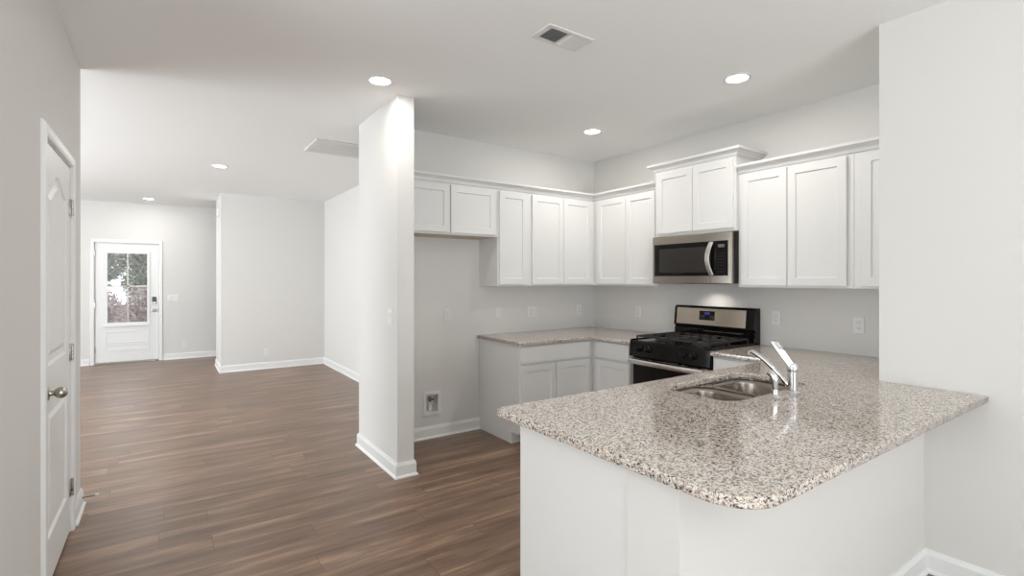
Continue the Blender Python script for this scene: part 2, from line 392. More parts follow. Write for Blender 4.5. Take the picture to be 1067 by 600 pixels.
# baseboards
BP = [(0, 0), (0.026, 0), (0.025, 0.008), (0.014, 0.019), (0.014, 0.085), (0.009, 0.097), (0.006, 0.107), (0, 0.107)]
def baseboard(side, *paths):
    k = MB()
    for p in paths: k.sweep(p, BP)
    struct(k.build('baseboard_'+side, M['trim']))
baseboard('left', [(XN, YS), (XN, YN), (XL, YN), (XL, DY0-.06)], [(XL, DY1+.06), (XL, YL), (XW, YL)])
baseboard('living', [(3.2, 9.66), (XD, 9.66), (XD, YD), (XC, YD), (XC, YA2), (XP, YA2), (XP, YP), (XPR, YP), (XPR, YA), (2.465, YA)])
baseboard('entry', [(XW, YE), (FX0-.07, YE)], [(FX1+.07, YE), (3.2, YE), (3.2, 9.66)])
baseboard('right', [(KX, KY2), (KX, KY), (XR, KY), (XR, YS)])
baseboard('living_left', [(XW, YL), (XW, YE)])

# ------------------------------------------------------------ door_1 : pantry door on the left
def left_door():
    # local frame: x along +Y of world from the hinge side?  built directly in world coordinates, facing +X
    e = struct(empty('door_1', (XL, DY0, 0)), 'white two panel pantry door in the left wall with satin nickel knob')
    y0, y1 = 0.006, DY1-DY0-0.006; z0, z1 = 0.012, DZ-0.012; xf = -0.002; t = 0.035
    # front face made of a grid of outlines with moulded recessed panels, upper one with an arched head
    k = MB()
    bm = k.bm
    def arch(a0, a1, b0, b1, rise, inset, x, n=14):
        a0 += inset; a1 -= inset; b0 += inset; b1 -= inset
        p = [(a0, b0), (a1, b0)]
        for i in range(n+1):
            s = i/n; yy = a1+(a0-a1)*s; p.append((yy, b1+rise*0.5*(1-math.cos(2*PI*min(max((s-0.0), 0), 1)))-rise if rise else b1))
        return [(x, q[0], q[1]) for q in p]
    panels = [(0.12, y1-0.115, 0.225, 0.825, 0.0), (0.12, y1-0.115, 1.02, 1.925, 0.075)]
    # slab: outline with two holes -> fill
    outer = [(xf, y0, z0), (xf, y1, z0), (xf, y1, z1), (xf, y0, z1)]
    loops = []
    for (a0, a1, b0, b1, rise) in panels:
        rr = []
        for ins, dx in ((0, 0), (0.012, -0.010), (0.040, -0.010), (0.062, -0.002)):
            rr.append([bm.verts.new(p) for p in arch(a0, a1, b0, b1, rise, ins, xf+dx)])
        for A, B in zip(rr, rr[1:]):
            n = len(A)
            for i in range(n): bm.faces.new((A[i], A[(i+1) % n], B[(i+1) % n], B[i]))
        bm.faces.new(rr[-1]); loops.append(rr[0])
    ov = [bm.verts.new(p) for p in outer]
    es = [bm.edges.new((ov[i], ov[(i+1) % 4])) for i in range(4)]
    for lp in loops:
        n = len(lp)
        for i in range(n):
            ed = bm.edges.get((lp[i], lp[(i+1) % n])); es.append(ed)
    bmesh.ops.triangle_fill(bm, edges=es, use_beauty=True, use_dissolve=False)
    bk = [bm.verts.new((xf-t, p[1], p[2])) for p in outer]
    bm.faces.new(bk)
    for i in range(4): bm.faces.new((ov[i], ov[(i+1) % 4], bk[(i+1) % 4], bk[i]))
    bmesh.ops.recalc_face_normals(bm, faces=bm.faces[:])
    k.build('door_panel', M['door'], e)
    # jamb and casing
    W_ = DY1-DY0
    boxes('door_jamb', M['trim'], [(-.12, -0.001, -0.018, 0.003, 0, DZ), (-.12, -0.001, W_-0.003, W_+0.018, 0, DZ), (-.12, -0.001, -0.018, W_+0.018, DZ-0.006, DZ+0.015)], e)
    k = MB(); cp = [(0.0, 0), (0.012, 0), (0.016, 0.012), (0.016, 0.045), (0.010, 0.052), (0, 0.057)]
    # casing swept as an up-over-down frame (profile: thickness off the wall, width away from the opening)
    def cas(parent, x_out, a0, a1, zt, flip):
        k = MB(); rings = []
        for (a, z, da, dz) in [(a0, 0, -1, 0), (a0, zt, -1, 1), (a1, zt, 1, 1), (a1, 0, 1, 0)]:
            rings.append([k.bm.verts.new(flip(o, a+da*w, z+dz*w)) for o, w in cp])
        n = len(cp); new = []
        for A, B in zip(rings, rings[1:]):
            for i in range(n): new.append(k.bm.faces.new((A[i], A[(i+1) % n], B[(i+1) % n], B[i])))
        new += [k.bm.faces.new(rings[0]), k.bm.faces.new(rings[-1])]
        bmesh.ops.recalc_face_normals(k.bm, faces=new)
        return k.build('door_casing', M['trim'], parent)
    cas(e, 0, -0.004, W_+0.004, DZ+0.002, lambda o, a, z: (o, a, z))
    for zc in (0.25, 1.01, 1.82):
        h = MB(); h.box(-0.001, 0.003, W_-0.040, W_+0.004, zc-.045, zc+.045, b=0.001)
        h.tube([(0.007, W_-0.004, zc-.047), (0.007, W_-0.004, zc+.047)], 0.0065, n=12)
        h.build('hinge', M['nickel'], e, True)
    kn = MB(); kz = 0.905; ky = 3.035-DY0
    kn.lathe([(0, -0.004), (0.031, -0.002), (0.033, 0.004), (0.028, 0.009), (0.013, 0.012), (0.011, 0.022), (0.012, 0.026), (0.020, 0.032), (0.0255, 0.042), (0.0265, 0.052), (0.022, 0.063), (0.012, 0.071), (0, 0.073)], 28, (0, ky, kz), 'x')
    kn.build('door_knob', M['nickel'], e, True)
    return cas
casing = left_door()
# spring door stop on the end of the baseboard
ds = MB(); pts = []
for i in range(97):
    a = i/96*2*PI*12; x = 0.006+0.058*i/96
    pts.append((x, 0.006*math.cos(a), 0.006*math.sin(a)))
t = thing('door_stop', 'small spring door stop with white tip on the baseboard past the pantry door', 'door stop', (XL+0.014, 4.095, 0.06))
ds.tube(pts, 0.0017, n=6); ds.build('spring', M['nickel'], t, True)
MB().lathe([(0, 0), (0.011, 0), (0.011, 0.003), (0.006, 0.008), (0, 0.008)], 20, (0, 0, 0), 'x').build('mounting_base', M['nickel'], t, True)
MB().lathe([(0, 0.062), (0.008, 0.062), (0.009, 0.066), (0.008, 0.078), (0.005, 0.081), (0, 0.081)], 20, (0, 0, 0), 'x').build('rubber_tip', M['rubber'], t, True)

# ------------------------------------------------------------ door_2 : entry door with four-pane window
e = struct(empty('door_2', (FX0, YE, 0)), 'white entry door with a four pane window and black keypad lock')
w = FX1-FX0; yf = 0.015; lx0, lx1, lz0, lz1 = 0.155, w-0.155, 0.68, 1.88
k = MB()
for r in [(0.006, lx0, 0.03, FZ-.006), (lx1, w-0.006, 0.03, FZ-.006), (lx0, lx1, 0.03, lz0), (lx0, lx1, lz1, FZ-.006)]:
    k.box(r[0], r[1], yf, yf+.044, r[2], r[3])
k.build('door_panel', M['door'], e)
k = MB()   # lite surround + lower embossed panels
for r in [(lx0-.03, lx0+.012, lz0-.03, lz1+.03), (lx1-.012, lx1+.03, lz0-.03, lz1+.03), (lx0+.012, lx1-.012, lz0-.03, lz0+.012), (lx0+.012, lx1-.012, lz1-.012, lz1+.03)]:
    k.box(r[0], r[1], yf-.012, yf, r[2], r[3], b=0.003)
k.box(lx0-.045, lx1+.045, yf-.03, yf, lz0-.055, lz0-.03, b=0.003)
k.build('window_surround', M['door'], e)
k = MB()
for (z0, z1) in [(0.20, 0.33), (0.33, 0.56)]:
    k.panel_door(lx0-.02, lx1+.02, z0+.008, z1-.008, yf-.006, 0.006, fw=0.022, dep=0.005, slope=0.006)
k.build('lower_panel', M['door'], e)
cx = (lx0+lx1)/2; cz = (lz0+lz1)/2+.03
boxes('muntin', M['nickel'], [(cx-.011, cx+.011, yf-.002, yf+.03, lz0, lz1), (lx0, lx1, yf-.002, yf+.03, cz-.011, cz+.011)], e)
boxes('glass_pane', M['pane'], [(lx0, lx1, yf+.018, yf+.024, lz0, lz1)], e)
boxes('threshold', M['nickel'], [(0, w, -0.02, 0.12, 0.0, 0.022)], e, b=0.004)
boxes('door_jamb', M['trim'], [(-.012, 0.005, 0, .15, 0, FZ), (w-.005, w+.012, 0, .15, 0, FZ), (-.012, w+.012, 0, .15, FZ-.005, FZ+.012)], e)
casing(e, 0, -0.004, w+0.004, FZ+.002, lambda o, a, z: (a, -o, z))
kl = MB().box(w-.098, w-.038, yf-.022, yf, 0.995, 1.12, b=0.008).build('keypad_lock', M['black'], e)
boxes('lock_cover', M['nickel'], [(w-.094, w-.042, yf-.026, yf-.02, 0.998, 1.035)], kl, b=0.002)
MB().lathe([(0, 0.0), (0.03, 0), (0.032, -0.006), (0.012, -0.012), (0.012, -0.03), (0.025, -0.038), (0.028, -0.052), (0.018, -0.064), (0, -0.066)], 24, (w-.068, yf, 0.885), 'y').build('door_knob', M['nickel'], e, True)
for zc in (0.25, 1.0, 1.87):
    MB().tube([(0.0, -0.008, zc-.05), (0.0, -0.008, zc+.05)], 0.008, n=10).build('hinge', M['nickel'], e, True)

# ------------------------------------------------------------ cabinets
def cabinet(name, label, cat, loc, rz, w, d, z0, z1, doors, drawers=(), toe=None, group=None, fw=0.055, base=False, under=True):
    """local: x to the right seen from the front, y=0 at the wall, front at y=-d"""
    t = thing(name, label, cat, loc, rz, group)
    k = MB()
    if toe:
        th, td = toe
        k.prism([(0, z0), (-(d-td), z0), (-(d-td), z0+th), (-d, z0+th), (-d, z1), (0, z1)], 'x', 0, w)
    else:
        k.box(0, w, -d, 0, z0, z1)
        if under: k.box(0.018, w-.018, -d+.02, 0, z0-0.001, z0+.001)
    b = k.build('cabinet_body', M['cab'], t)
    for (x0, x1, a, c) in doors:
        MB().panel_door(x0, x1, a, c, -d-.02, .0195, fw=fw).build('door', M['cab'], t)
    for (x0, x1, a, c) in drawers:
        MB().panel_door(x0, x1, a, c, -d-.02, .0195, fw=0).build('drawer_front', M['cab'], t)
    return t
UZ0, UZ1, DT = 1.36, 2.255, 2.218
UD = 0.32
fridge_cab = cabinet('wall_cabinet', 'short white two-door wall cabinet above the empty refrigerator space', 'cabinet', (1.491, YA, 0), 0, 2.465-1.491, UD, 1.80, UZ1,
        [(0.05, 0.484, 1.815, DT), (0.494, 0.945, 1.815, DT)])
boxes('underside_panel', M['inside'], [(0.02, 0.954, -0.30, -0.001, 1.797, 1.80)], fridge_cab)
cabinet('wall_cabinet', 'narrow white single-door wall cabinet beside the short cabinet over the refrigerator space', 'cabinet', (2.465, YA, 0), 0, 2.82-2.465, UD, UZ0, UZ1,
        [(0.014, 0.325, UZ0+.015, DT)])
cabinet('wall_cabinet', 'white two-door wall cabinet on the back wall reaching into the corner', 'cabinet', (2.82, YA, 0), 0, 3.65-2.82, UD, UZ0, UZ1,
        [(0.027, 0.411, UZ0+.015, DT), (0.415, 0.797, UZ0+.015, DT)])
RZ = -PI/2
def onB(y): return (XB, y, 0)
cabinet('wall_cabinet', 'white two-door wall cabinet on the range wall between the corner and the microwave', 'cabinet', onB(YA), RZ, YA-2.967, UD, UZ0, UZ1,
        [(YA-3.716, YA-3.331, UZ0+.015, DT), (YA-3.327, YA-2.98, UZ0+.015, DT)])
mwc = cabinet('wall_cabinet', 'raised white two-door wall cabinet directly above the microwave', 'cabinet', onB(2.965), RZ, 0.775, 0.35, 1.797, 2.40,
        [(0.03, 0.392, 1.822, 2.352), (0.397, 0.755, 1.822, 2.352)])
cabinet('wall_cabinet', 'tall white two-door wall cabinet right of the microwave', 'cabinet', onB(2.188), RZ, 2.188-1.40, UD, UZ0, UZ1,
        [(0.028, 0.372, UZ0+.015, DT), (0.377, 0.752, UZ0+.015, DT)])
cabinet('wall_cabinet', 'last white wall cabinet of the upper row, partly hidden by the right foreground wall', 'cabinet', onB(1.398), RZ, 1.398-YR-.002, UD, UZ0, UZ1,
        [(0.045, 0.325, UZ0+.015, DT)])
CP = [(-0.01, 2.232), (0.006, 2.232), (0.012, 2.238), (0.018, 2.258), (0.036, 2.274), (0.050, 2.279), (0.052, 2.296), (-0.01, 2.296)]
CP = [(o, z) for o, z in CP]
f = YA-UD; g = XB-UD
tag(MB().sweep([(1.493, f-.0005), (g-.0005, f-.0005), (g-.0005, 2.969)], [(max(o, 0), z) for o, z in CP]).build('crown_molding', M['cab']),
    'white crown molding running into the corner along the left upper cabinets', 'molding')
tag(MB().sweep([(g-.0005, 2.186), (g-.0005, YR+.003)], [(max(o, 0), z) for o, z in CP]).build('crown_molding', M['cab']),
    'white crown molding along the upper cabinets right of the microwave', 'molding')
k = MB(); dz = 0.142
q = [(0.0, 0.0), (0.775, 0), ]
k.sweep([(0, 0.0), (0, -0.35), (0.775, -0.35), (0.775, 0.0)], [(0.0, 2.375), (0.006, 2.375), (0.012, 2.381), (0.018, 2.398), (0.036, 2.414), (0.052, 2.419), (0.054, 2.438), (-0.02, 2.438), (-0.02, 2.402), (0, 2.402)])
k.build('crown_molding', M['cab'], mwc)

BD, TOE = 0.655, (0.10, 0.115)
BZ = CT-CTH
cabinet('base_cabinet', 'white base cabinet with wide drawer front and two doors beside the refrigerator space', 'cabinet', (2.465, YA-.003, 0), 0, 3.315-2.465, BD, 0, BZ,
        [(0.012, 0.388, 0.125, 0.683), (0.395, 0.80, 0.125, 0.683)], [(0.012, 0.80, 0.702, 0.846)], toe=TOE)
cabinet('base_cabinet', 'white base cabinet with one drawer and one door in the corner left of the range', 'cabinet', onB(3.455), RZ, 3.455-2.968, BD, 0, BZ,
        [(0.055, 0.47, 0.125, 0.683)], [(0.055, 0.47, 0.702, 0.846)], toe=TOE)
cabinet('base_cabinet', 'white base cabinet between the range and the peninsula', 'cabinet', onB(2.186), RZ, 2.186-1.648, BD, 0, BZ,
        [(0.015, 0.50, 0.125, 0.683)], [(0.015, 0.50, 0.702, 0.846)], toe=TOE)
# peninsula cabinet: hollow carcass (side panel, kitchen side face, floor) so that the sink hangs inside it
pc = thing('sink_base_cabinet', 'white peninsula cabinet carrying the sink and the large granite counter', 'cabinet', (KX+.006, KY2+.003, 0))
pw = 3.30-KX; pd = 1.622-KY2
k = MB()
k.prism([(0, 0), (pd-.10, 0), (pd-.10, .10), (pd, .10), (pd, BZ), (0, BZ)], 'x', 0, 0.018)
k.box(0.018, pw, pd-.010, pd, 0.10, BZ); k.box(0.018, pw, pd-.116, pd-.10, 0, 0.10); k.box(0.018, pw, 0, pd-.018, 0.10, 0.118)
k.build('cabinet_body', M['cab'], pc)
def mirrored_door(x0, x1, z0, z1, nm, fw, par):
    b = MB().panel_door(-x1, -x0, z0, z1, -0.0195, .0190, fw=fw).build(nm, M['cab'], par)
    b.location = (0, pd, 0); b.rotation_euler = (0, 0, PI)
for i, (a, b_) in enumerate([(0.02, 0.34), (0.345, 0.665), (0.70, 1.14), (1.145, 1.585)]):
    mirrored_door(a, b_, 0.125, 0.683, 'door', 0.055, pc); mirrored_door(a, b_, 0.702, 0.846, 'drawer_front', 0, pc)

# ------------------------------------------------------------ countertops
CY, CX = YA-.705, XB-.70
poly = [(2.44, YA-.001), (2.44, CY), (CX, CY), (CX, 2.968), (XB-.001, 2.968), (XB-.001, YA-.001)]
tag(flat_shape('countertop', M['granite'], rounded(poly, [0, 0.02, 0.02, 0, 0, 0]), [], CT-CTH, CT, 0.005),
    'speckled granite countertop along the back wall turning the corner to the range', 'countertop')
SX0, SX1, SY0, SY1 = 1.985, 2.70, 1.225, 1.600
hole = rounded([(SX0, SY0), (SX1, SY0), (SX1, SY1), (SX0, SY1)], [0.085]*4, 10)
poly = [(1.107, 0.634), (XR-.001, 0.634), (XR-.001, YR+.001), (XB-.001, YR+.001), (XB-.001, 2.186), (CX, 2.186), (CX, 1.725), (1.107, 1.725)]
tag(flat_shape('countertop', M['granite'], rounded(poly, [0.13, 0, 0, 0, 0, 0.01, 0.04, 0.03], 12), [hole[::-1]], CT-CTH, CT, 0.005),
    'large speckled granite peninsula countertop with rounded corner and sink cutout', 'countertop')

# ------------------------------------------------------------ sink
def bowl(x0, x1, y0, y1, zt, zb, par):
    k = MB(); bm = k.bm
    def ring(i, z, r): return [bm.verts.new((p[0], p[1], z)) for p in rounded([(x0+i, y0+i), (x1-i, y0+i), (x1-i, y1-i), (x0+i, y1-i)], [r]*4, 6)]
    rs = [ring(0, zt, .08), ring(0.006, zt-.02, .076), ring(0.015, zb+.05, .07), ring(0.025, zb+.015, .065), ring(0.05, zb, .05), ring(min(x1-x0, y1-y0)*.42, zb-.004, .01)]
    for A, B in zip(rs, rs[1:]):
        n = len(A)
        for i in range(n): bm.faces.new((A[i], A[(i+1) % n], B[(i+1) % n], B[i]))
    bm.faces.new(rs[-1])
    bmesh.ops.recalc_face_normals(bm, faces=bm.faces[:]); bmesh.ops.reverse_faces(bm, faces=bm.faces[:])
    o = k.build('bowl', M['sinksteel'], par, True)
    sm = o.modifiers.new('thick', 'SOLIDIFY'); sm.thickness = 0.0015; sm.offset = -1
    MB().lathe([(0, 0.004), (0.02, 0.002), (0.036, 0.004), (0.042, 0.001), (0.042, -0.004), (0, -0.004)], 24, ((x0+x1)/2, (y0+y1)/2, zb+.0)).build('drain', M['chrome'], o, True)
sk = thing('kitchen_sink', 'double bowl stainless steel undermount sink set in the granite peninsula', 'sink')
SM = 2.335
zt = BZ-.003
rimo = rounded([(SX0-.010, SY0-.010), (SX1+.010, SY0-.010), (SX1+.010, SY1+.010), (SX0-.010, SY1+.010)], [0.095]*4, 8)
h1 = rounded([(SX0+.004, SY0+.004), (SM-.012, SY0+.004), (SM-.012, SY1-.004), (SX0+.004, SY1-.004)], [0.08]*4, 6)
h2 = rounded([(SM+.012, SY0+.004), (SX1-.004, SY0+.004), (SX1-.004, SY1-.004), (SM+.012, SY1-.004)], [0.08]*4, 6)
flat_shape('rim', M['sinksteel'], rimo, [h1[::-1], h2[::-1]], zt-.006, zt+.0025, 0.0008, sk)
bowl(SX0+.004, SM-.012, SY0+.004, SY1-.004, zt-.004, zt-.20, sk)
bowl(SM+.012, SX1-.004, SY0+.004, SY1-.004, zt-.004, zt-.20, sk)

# faucet and sprayer
FXp, FYp = 2.385, 1.165
ft = thing('kitchen_faucet', 'chrome single-lever faucet behind the double bowl sink', 'faucet', (FXp, FYp, CT))
MB().lathe([(0, 0), (0.030, 0), (0.031, 0.004), (0.027, 0.010), (0.0225, 0.014), (0.0215, 0.10), (0, 0.10)], 32).build('faucet_body', M['chrome'], ft, True)
MB().lathe([(0, 0.1005), (0.0225, 0.1005), (0.024, 0.108), (0.0235, 0.125), (0.018, 0.137), (0, 0.141)], 32).build('cap', M['chrome'], ft, True)
sp = MB(); pts = []
for i in range(15):
    s = i/14; pts.append((0.0-0.012*s, 0.012+0.176*s, 0.030+0.142*math.sin(s*1.15)/math.sin(1.15)))
pts += [(-0.0125, 0.197, 0.167), (-0.0125, 0.200, 0.155)]
sp.tube(pts, [0.0145]*3+[0.0110]*(len(pts)-5)+[0.0115, 0.0115]).build('spout', M['chrome'], ft, True)
# lever: broad tapering blade rising up and back from the cap
lv = MB(); bm = lv.bm; rs = []
for s, hw, th in [(0, 0.016, 0.014), (0.25, 0.017, 0.011), (0.6, 0.0185, 0.008), (0.9, 0.020, 0.006), (1.0, 0.017, 0.004)]:
    c = Vector((-0.004-0.060*s, 0.004+0.050*s, 0.128+0.112*s)); side = Vector((0.80, -0.60, 0.0)).normalized(); nn = Vector((0.4, 0.6, 0.45)).normalized()
    rs.append([bm.verts.new(c+side*a*hw+nn*b_*th) for a, b_ in [(-1, -.4), (-.8, -1), (.8, -1), (1, -.4), (1, .4), (.8, 1), (-.8, 1), (-1, .4)]])
for A, B in zip(rs, rs[1:]):
    for i in range(8): bm.faces.new((A[i], A[(i+1) % 8], B[(i+1) % 8], B[i]))
bm.faces.new(rs[0]); bm.faces.new(rs[-1]); bmesh.ops.recalc_face_normals(bm, faces=bm.faces[:])
lv.build('lever_handle', M['chrome'], ft, True)
sy = thing('side_sprayer', 'chrome side sprayer standing left of the faucet', 'sprayer', (2.23, 1.165, CT))
MB().lathe([(0, 0), (0.024, 0), (0.025, 0.004), (0.020, 0.010), (0.0155, 0.015), (0.015, 0.035), (0, 0.035)], 28).build('holder', M['chrome'], sy, True)
MB().tube([(0, 0, 0.03), (0, 0, 0.055), (0, 0.001, 0.075), (0, 0.005, 0.092), (0, 0.014, 0.104), (0.0, 0.030, 0.110)], [0.011, 0.012, 0.015, 0.0165, 0.0165, 0.0135]).build('spray_head', M['chrome'], sy, True)

# ------------------------------------------------------------ range
RY0 = 2.962; RW = 0.772; RF = 0.69     # front plane depth from the wall
rg = thing('gas_range', 'freestanding gas range in black and stainless steel below the microwave', 'stove', onB(RY0), RZ)
ZT = 0.900
MB().box(0.002, RW-.002, -RF+.04, -0.005, 0.02, ZT-.012).build('range_body', M['black'], rg)
for fx in (0.06, RW-.06):
    for fy in (-RF+.12, -.08): MB().lathe([(0, 0), (0.022, 0), (0.022, 0.006), (0.012, 0.008), (0.012, 0.021), (0, 0.021)], 16, (fx, fy, 0)).build('foot', M['matte_black'], rg)
k = MB(); k.box(0, RW, -RF+.01, -0.03, ZT-.012, ZT+.004, b=0.004)
for r in [(0, 0.02, -RF+.01, -.08), (RW-.02, RW, -RF+.01, -.08)]: k.box(r[0], r[1], r[2], r[3], ZT+.002, ZT+.012, b=0.004)
k.build('cooktop', M['black'], rg)
# control panel: slightly tilted front
MB().prism([(-RF+.05, 0.765), (-RF+.002, 0.765), (-RF-.004, 0.775), (-RF+.006, 0.893), (-RF+.016, 0.9), (-RF+.05, 0.9)], 'x', 0.0, RW).build('control_panel', M['black'], rg)
def knob(x):
    kk = MB(); kk.lathe([(0, 0.005), (0.026, 0.005), (0.027, -0.004), (0.021, -0.012), (0.0195, -0.03), (0.016, -0.034), (0, -0.035)], 28, (0, 0, 0), 'y')
    kk.box(-0.005, 0.005, -0.042, -0.03, -0.018, 0.018, b=0.002)
    o = kk.build('control_knob', M['black'], rg, True); o.location = (x, -RF+.0, 0.838)
    mk = boxes('pointer', M['clear_label'], [(-0.0012, 0.0012, -0.0432, -0.0422, 0.004, 0.016)], o)
for x in (0.112, 0.205, 0.545, 0.632): knob(x)
# oven door
dr = MB(); dr.panel_door(0.012, RW-.012, 0.205, 0.755, -RF-.002, 0.045, fw=0.0)
dr.build('oven_door', M['steel'], rg)
MB().box(0.045, RW-.045, -RF-.006, -RF-.0025, 0.245, 0.752, b=0.002).build('oven_glass', M['black'], rg)
hd = MB(); hz = 0.730
hd.box(0.03, 0.062, -RF-.048, -RF-.002, hz-.014, hz+.022, b=0.004).box(RW-.062, RW-.03, -RF-.048, -RF-.002, hz-.014, hz+.022, b=0.004)
pr = []
hp = [(0.03+(RW-.06)*i/16, -RF-.043-.022*math.sin(PI*i/16), hz+.004) for i in range(17)]
bm = hd.bm; rs = []
for p in hp: rs.append([bm.verts.new((p[0], p[1]+a, p[2]+c)) for a, c in [(-.008, -.018), (-.012, -.010), (-.012, .012), (-.006, .020), (.006, .020), (.009, .012), (.009, -.010), (.004, -.018)]])
for A, B in zip(rs, rs[1:]):
    for i in range(8): bm.faces.new((A[i], A[(i+1) % 8], B[(i+1) % 8], B[i]))
bm.faces.new(rs[0]); bm.faces.new(rs[-1]); bmesh.ops.recalc_face_normals(bm, faces=bm.faces[:])
hd.build('oven_handle', M['handle'], rg, True)
sd = MB().panel_door(0.012, RW-.012, 0.035, 0.195, -RF-.002, 0.04, fw=0.0).build('storage_drawer', M['steel'], rg)
# back guard
MB().prism([(-0.004, 0.89), (-0.085, 0.89), (-0.085, 0.985), (-0.075, 1.0), (-0.095, 1.012), (-0.078, 1.172), (-0.062, 1.185), (-0.004, 1.185)], 'x', 0.0, RW, b=0.004).build('back_guard', M['black'], rg)
MB().prism([(-0.090, 1.022), (-0.0972, 1.022), (-0.0825, 1.165), (-0.0765, 1.165)], 'x', 0.03, RW-.075).build('back_panel', M['panelsteel'], rg)
cl = MB().prism([(-0.088, 1.065), (-0.0948, 1.065), (-0.0865, 1.145), (-0.082, 1.145)], 'x', 0.265, 0.415, b=0.002).build('clock_panel', M['black'], rg)
MB().prism([(-0.09, 1.112), (-0.0918, 1.112), (-0.0895, 1.136), (-0.088, 1.136)], 'x', 0.318, 0.368).build('clock_display', M['display'], cl)
for xx in (0.282, 0.305, 0.375, 0.396):
    for zz in (1.080, 1.098):
        MB().prism([(-0.0925, zz), (-0.0940+(zz-1.08)*0.1, zz), (-0.0936+(zz-1.08)*0.1, zz+.004), (-0.092, zz+.004)], 'x', xx, xx+.012).build('button', M['clear_label'], cl)

boxes('vent_trim', M['steel'], [(0.30, RW-.10, -0.0875, -0.084, 0.968, 0.974)], rg)
# burners and grates
for bx, by, br_ in [(0.20, -0.50, 0.045), (0.57, -0.50, 0.052), (0.20, -0.23, 0.040), (0.57, -0.23, 0.045)]:
    o = MB().lathe([(0, 0), (br_+.02, 0), (br_+.018, 0.006), (br_, 0.010), (br_, 0.020), (br_*.9, 0.024), (0, 0.025)], 28, (bx, by, ZT+.003)).build('burner', M['matte_black'], rg, True)
def grate(x0, x1):
    k = MB(); y0, y1 = -RF+.045, -0.115; zb, zt_ = ZT+.030, ZT+.043; b = 0.012
    for r in [(x0, x1, y0, y0+b), (x0, x1, y1-b, y1), (x0, x0+b, y0, y1), (x1-b, x1, y0, y1), (x0, x1, (y0+y1)/2-b/2, (y0+y1)/2+b/2)]:
        k.box(r[0], r[1], r[2], r[3], zb, zt_, b=0.003)
    xc = (x0+x1)/2
    for cy in (y0+(y1-y0)*.25, y0+(y1-y0)*.75):
        for r in [(x0+b, xc-.03, cy-.005, cy+.005), (xc+.03, x1-b, cy-.005, cy+.005)]: k.box(r[0], r[1], r[2], r[3], zb, zt_, b=0.002)
        q = (y1-y0)*.25
        for r in [(xc-.005, xc+.005, cy-q+.012, cy-.03), (xc-.005, xc+.005, cy+.03, cy+q-.006)]: k.box(r[0], r[1], r[2], r[3], zb, zt_, b=0.002)
        for sx in (-1, 1): k.box(xc+sx*.085-.005, xc+sx*.085+.005, cy-q+.012, cy+q-.006, zb, zt_, b=0.002)
    for px in (x0+.006, x1-.006):
        for py in (y0+.006, (y0+y1)/2, y1-.006): k.box(px-.006, px+.006, py-.006, py+.006, ZT+.003, zb+.002)
    k.build('grate', M['matte_black'], rg)
grate(0.035, 0.383); grate(0.389, RW-.035)

# ------------------------------------------------------------ microwave
mw = thing('microwave', 'over-the-range stainless steel microwave with dark glass door', 'microwave', onB(2.957), RZ)
mz0, mz1, MD, MWd = 1.383, 1.793, 0.40, 0.765
MB().box(0.003, MWd, -MD+.028, -0.002, mz0+.004, mz1, b=0.003).build('microwave_body', M['black'], mw)
k = MB()   # stainless front frame, opening for the glass
fx0, fx1, fz0, fz1 = 0.022, MWd-.035, mz0+.065, mz1-.070
ring = lambda a, y: [(a[0], y, a[2]), (a[1], y, a[2]), (a[1], y, a[3]), (a[0], y, a[3])]
V = [[k.bm.verts.new(p) for p in ring(a, y)] for a, y in [((0, MWd-.004, mz0, mz1-.002), -MD+.028), ((0, MWd-.004, mz0, mz1-.002), -MD+.006), ((0.006, MWd-.012, mz0+.006, mz1-.008), -MD), ((fx0, fx1, fz0, fz1), -MD), ((fx0+.004, fx1-.004, fz0+.004, fz1-.004), -MD+.01)]]
for A, B in zip(V, V[1:]):
    for i in range(4): k.bm.faces.new((A[i], A[(i+1) % 4], B[(i+1) % 4], B[i]))
k.bm.faces.new(V[0]); k.bm.faces.new(V[-1]); bmesh.ops.recalc_face_normals(k.bm, faces=k.bm.faces[:])
k.build('front_frame', M['steel'], mw)
MB().box(fx0+.001, 0.575, -MD-.001, -MD+.009, fz0+.001, fz1-.001, b=0.001).build('door_glass', M['black'], mw)
boxes('door_window', mat('window_mesh', (0.025, 0.022, 0.02), 0.25, var=0.04), [(0.075, 0.545, -MD-.002, -MD, fz0+.028, fz1-.040)], mw, b=0.001)
cp_ = MB().box(0.580, fx1-.001, -MD-.001, -MD+.009, fz0+.001, fz1-.001, b=0.001).build('control_panel', M['black'], mw)
boxes('display', M['clear_label'], [(0.645, 0.70, -MD-.0018, -MD-.0008, fz1-.052, fz1-.028)], cp_)
fp = mat('faint_print', (0.045, 0.045, 0.045), 0.4, var=0.03)
for r in range(7):
    for c in range(3): MB().box(0.640+c*.022, 0.650+c*.022, -MD-.0018, -MD-.0008, fz0+.03+r*.024, fz0+.0335+r*.024).build('button', fp, cp_)
boxes('door_seam', M['dark'], [(0.576, 0.5785, -MD-.0006, -MD+.006, mz0+.006, mz1-.07)], mw)
hd = MB(); bm = hd.bm; rs = []
for i in range(17):
    s = i/16; z = fz0+.008+(fz1-fz0-.016)*s; y = -MD-.012-.032*math.sin(PI*s)
    rs.append([bm.verts.new((0.592-.030*math.sin(PI*s)*0.6+a, y+c, z)) for a, c in [(-.018, .006), (-.020, 0), (-.015, -.008), (.015, -.008), (.020, 0), (.018, .006)]])
for A, B in zip(rs, rs[1:]):
    for i in range(6): bm.faces.new((A[i], A[(i+1) % 6], B[(i+1) % 6], B[i]))
bm.faces.new(rs[0]); bm.faces.new(rs[-1]); bmesh.ops.recalc_face_normals(bm, faces=bm.faces[:])
hd.box(0.580, 0.604, -MD-.014, -MD, fz0+.004, fz0+.024, b=0.002).box(0.580, 0.604, -MD-.014, -MD, fz1-.024, fz1-.004, b=0.002)
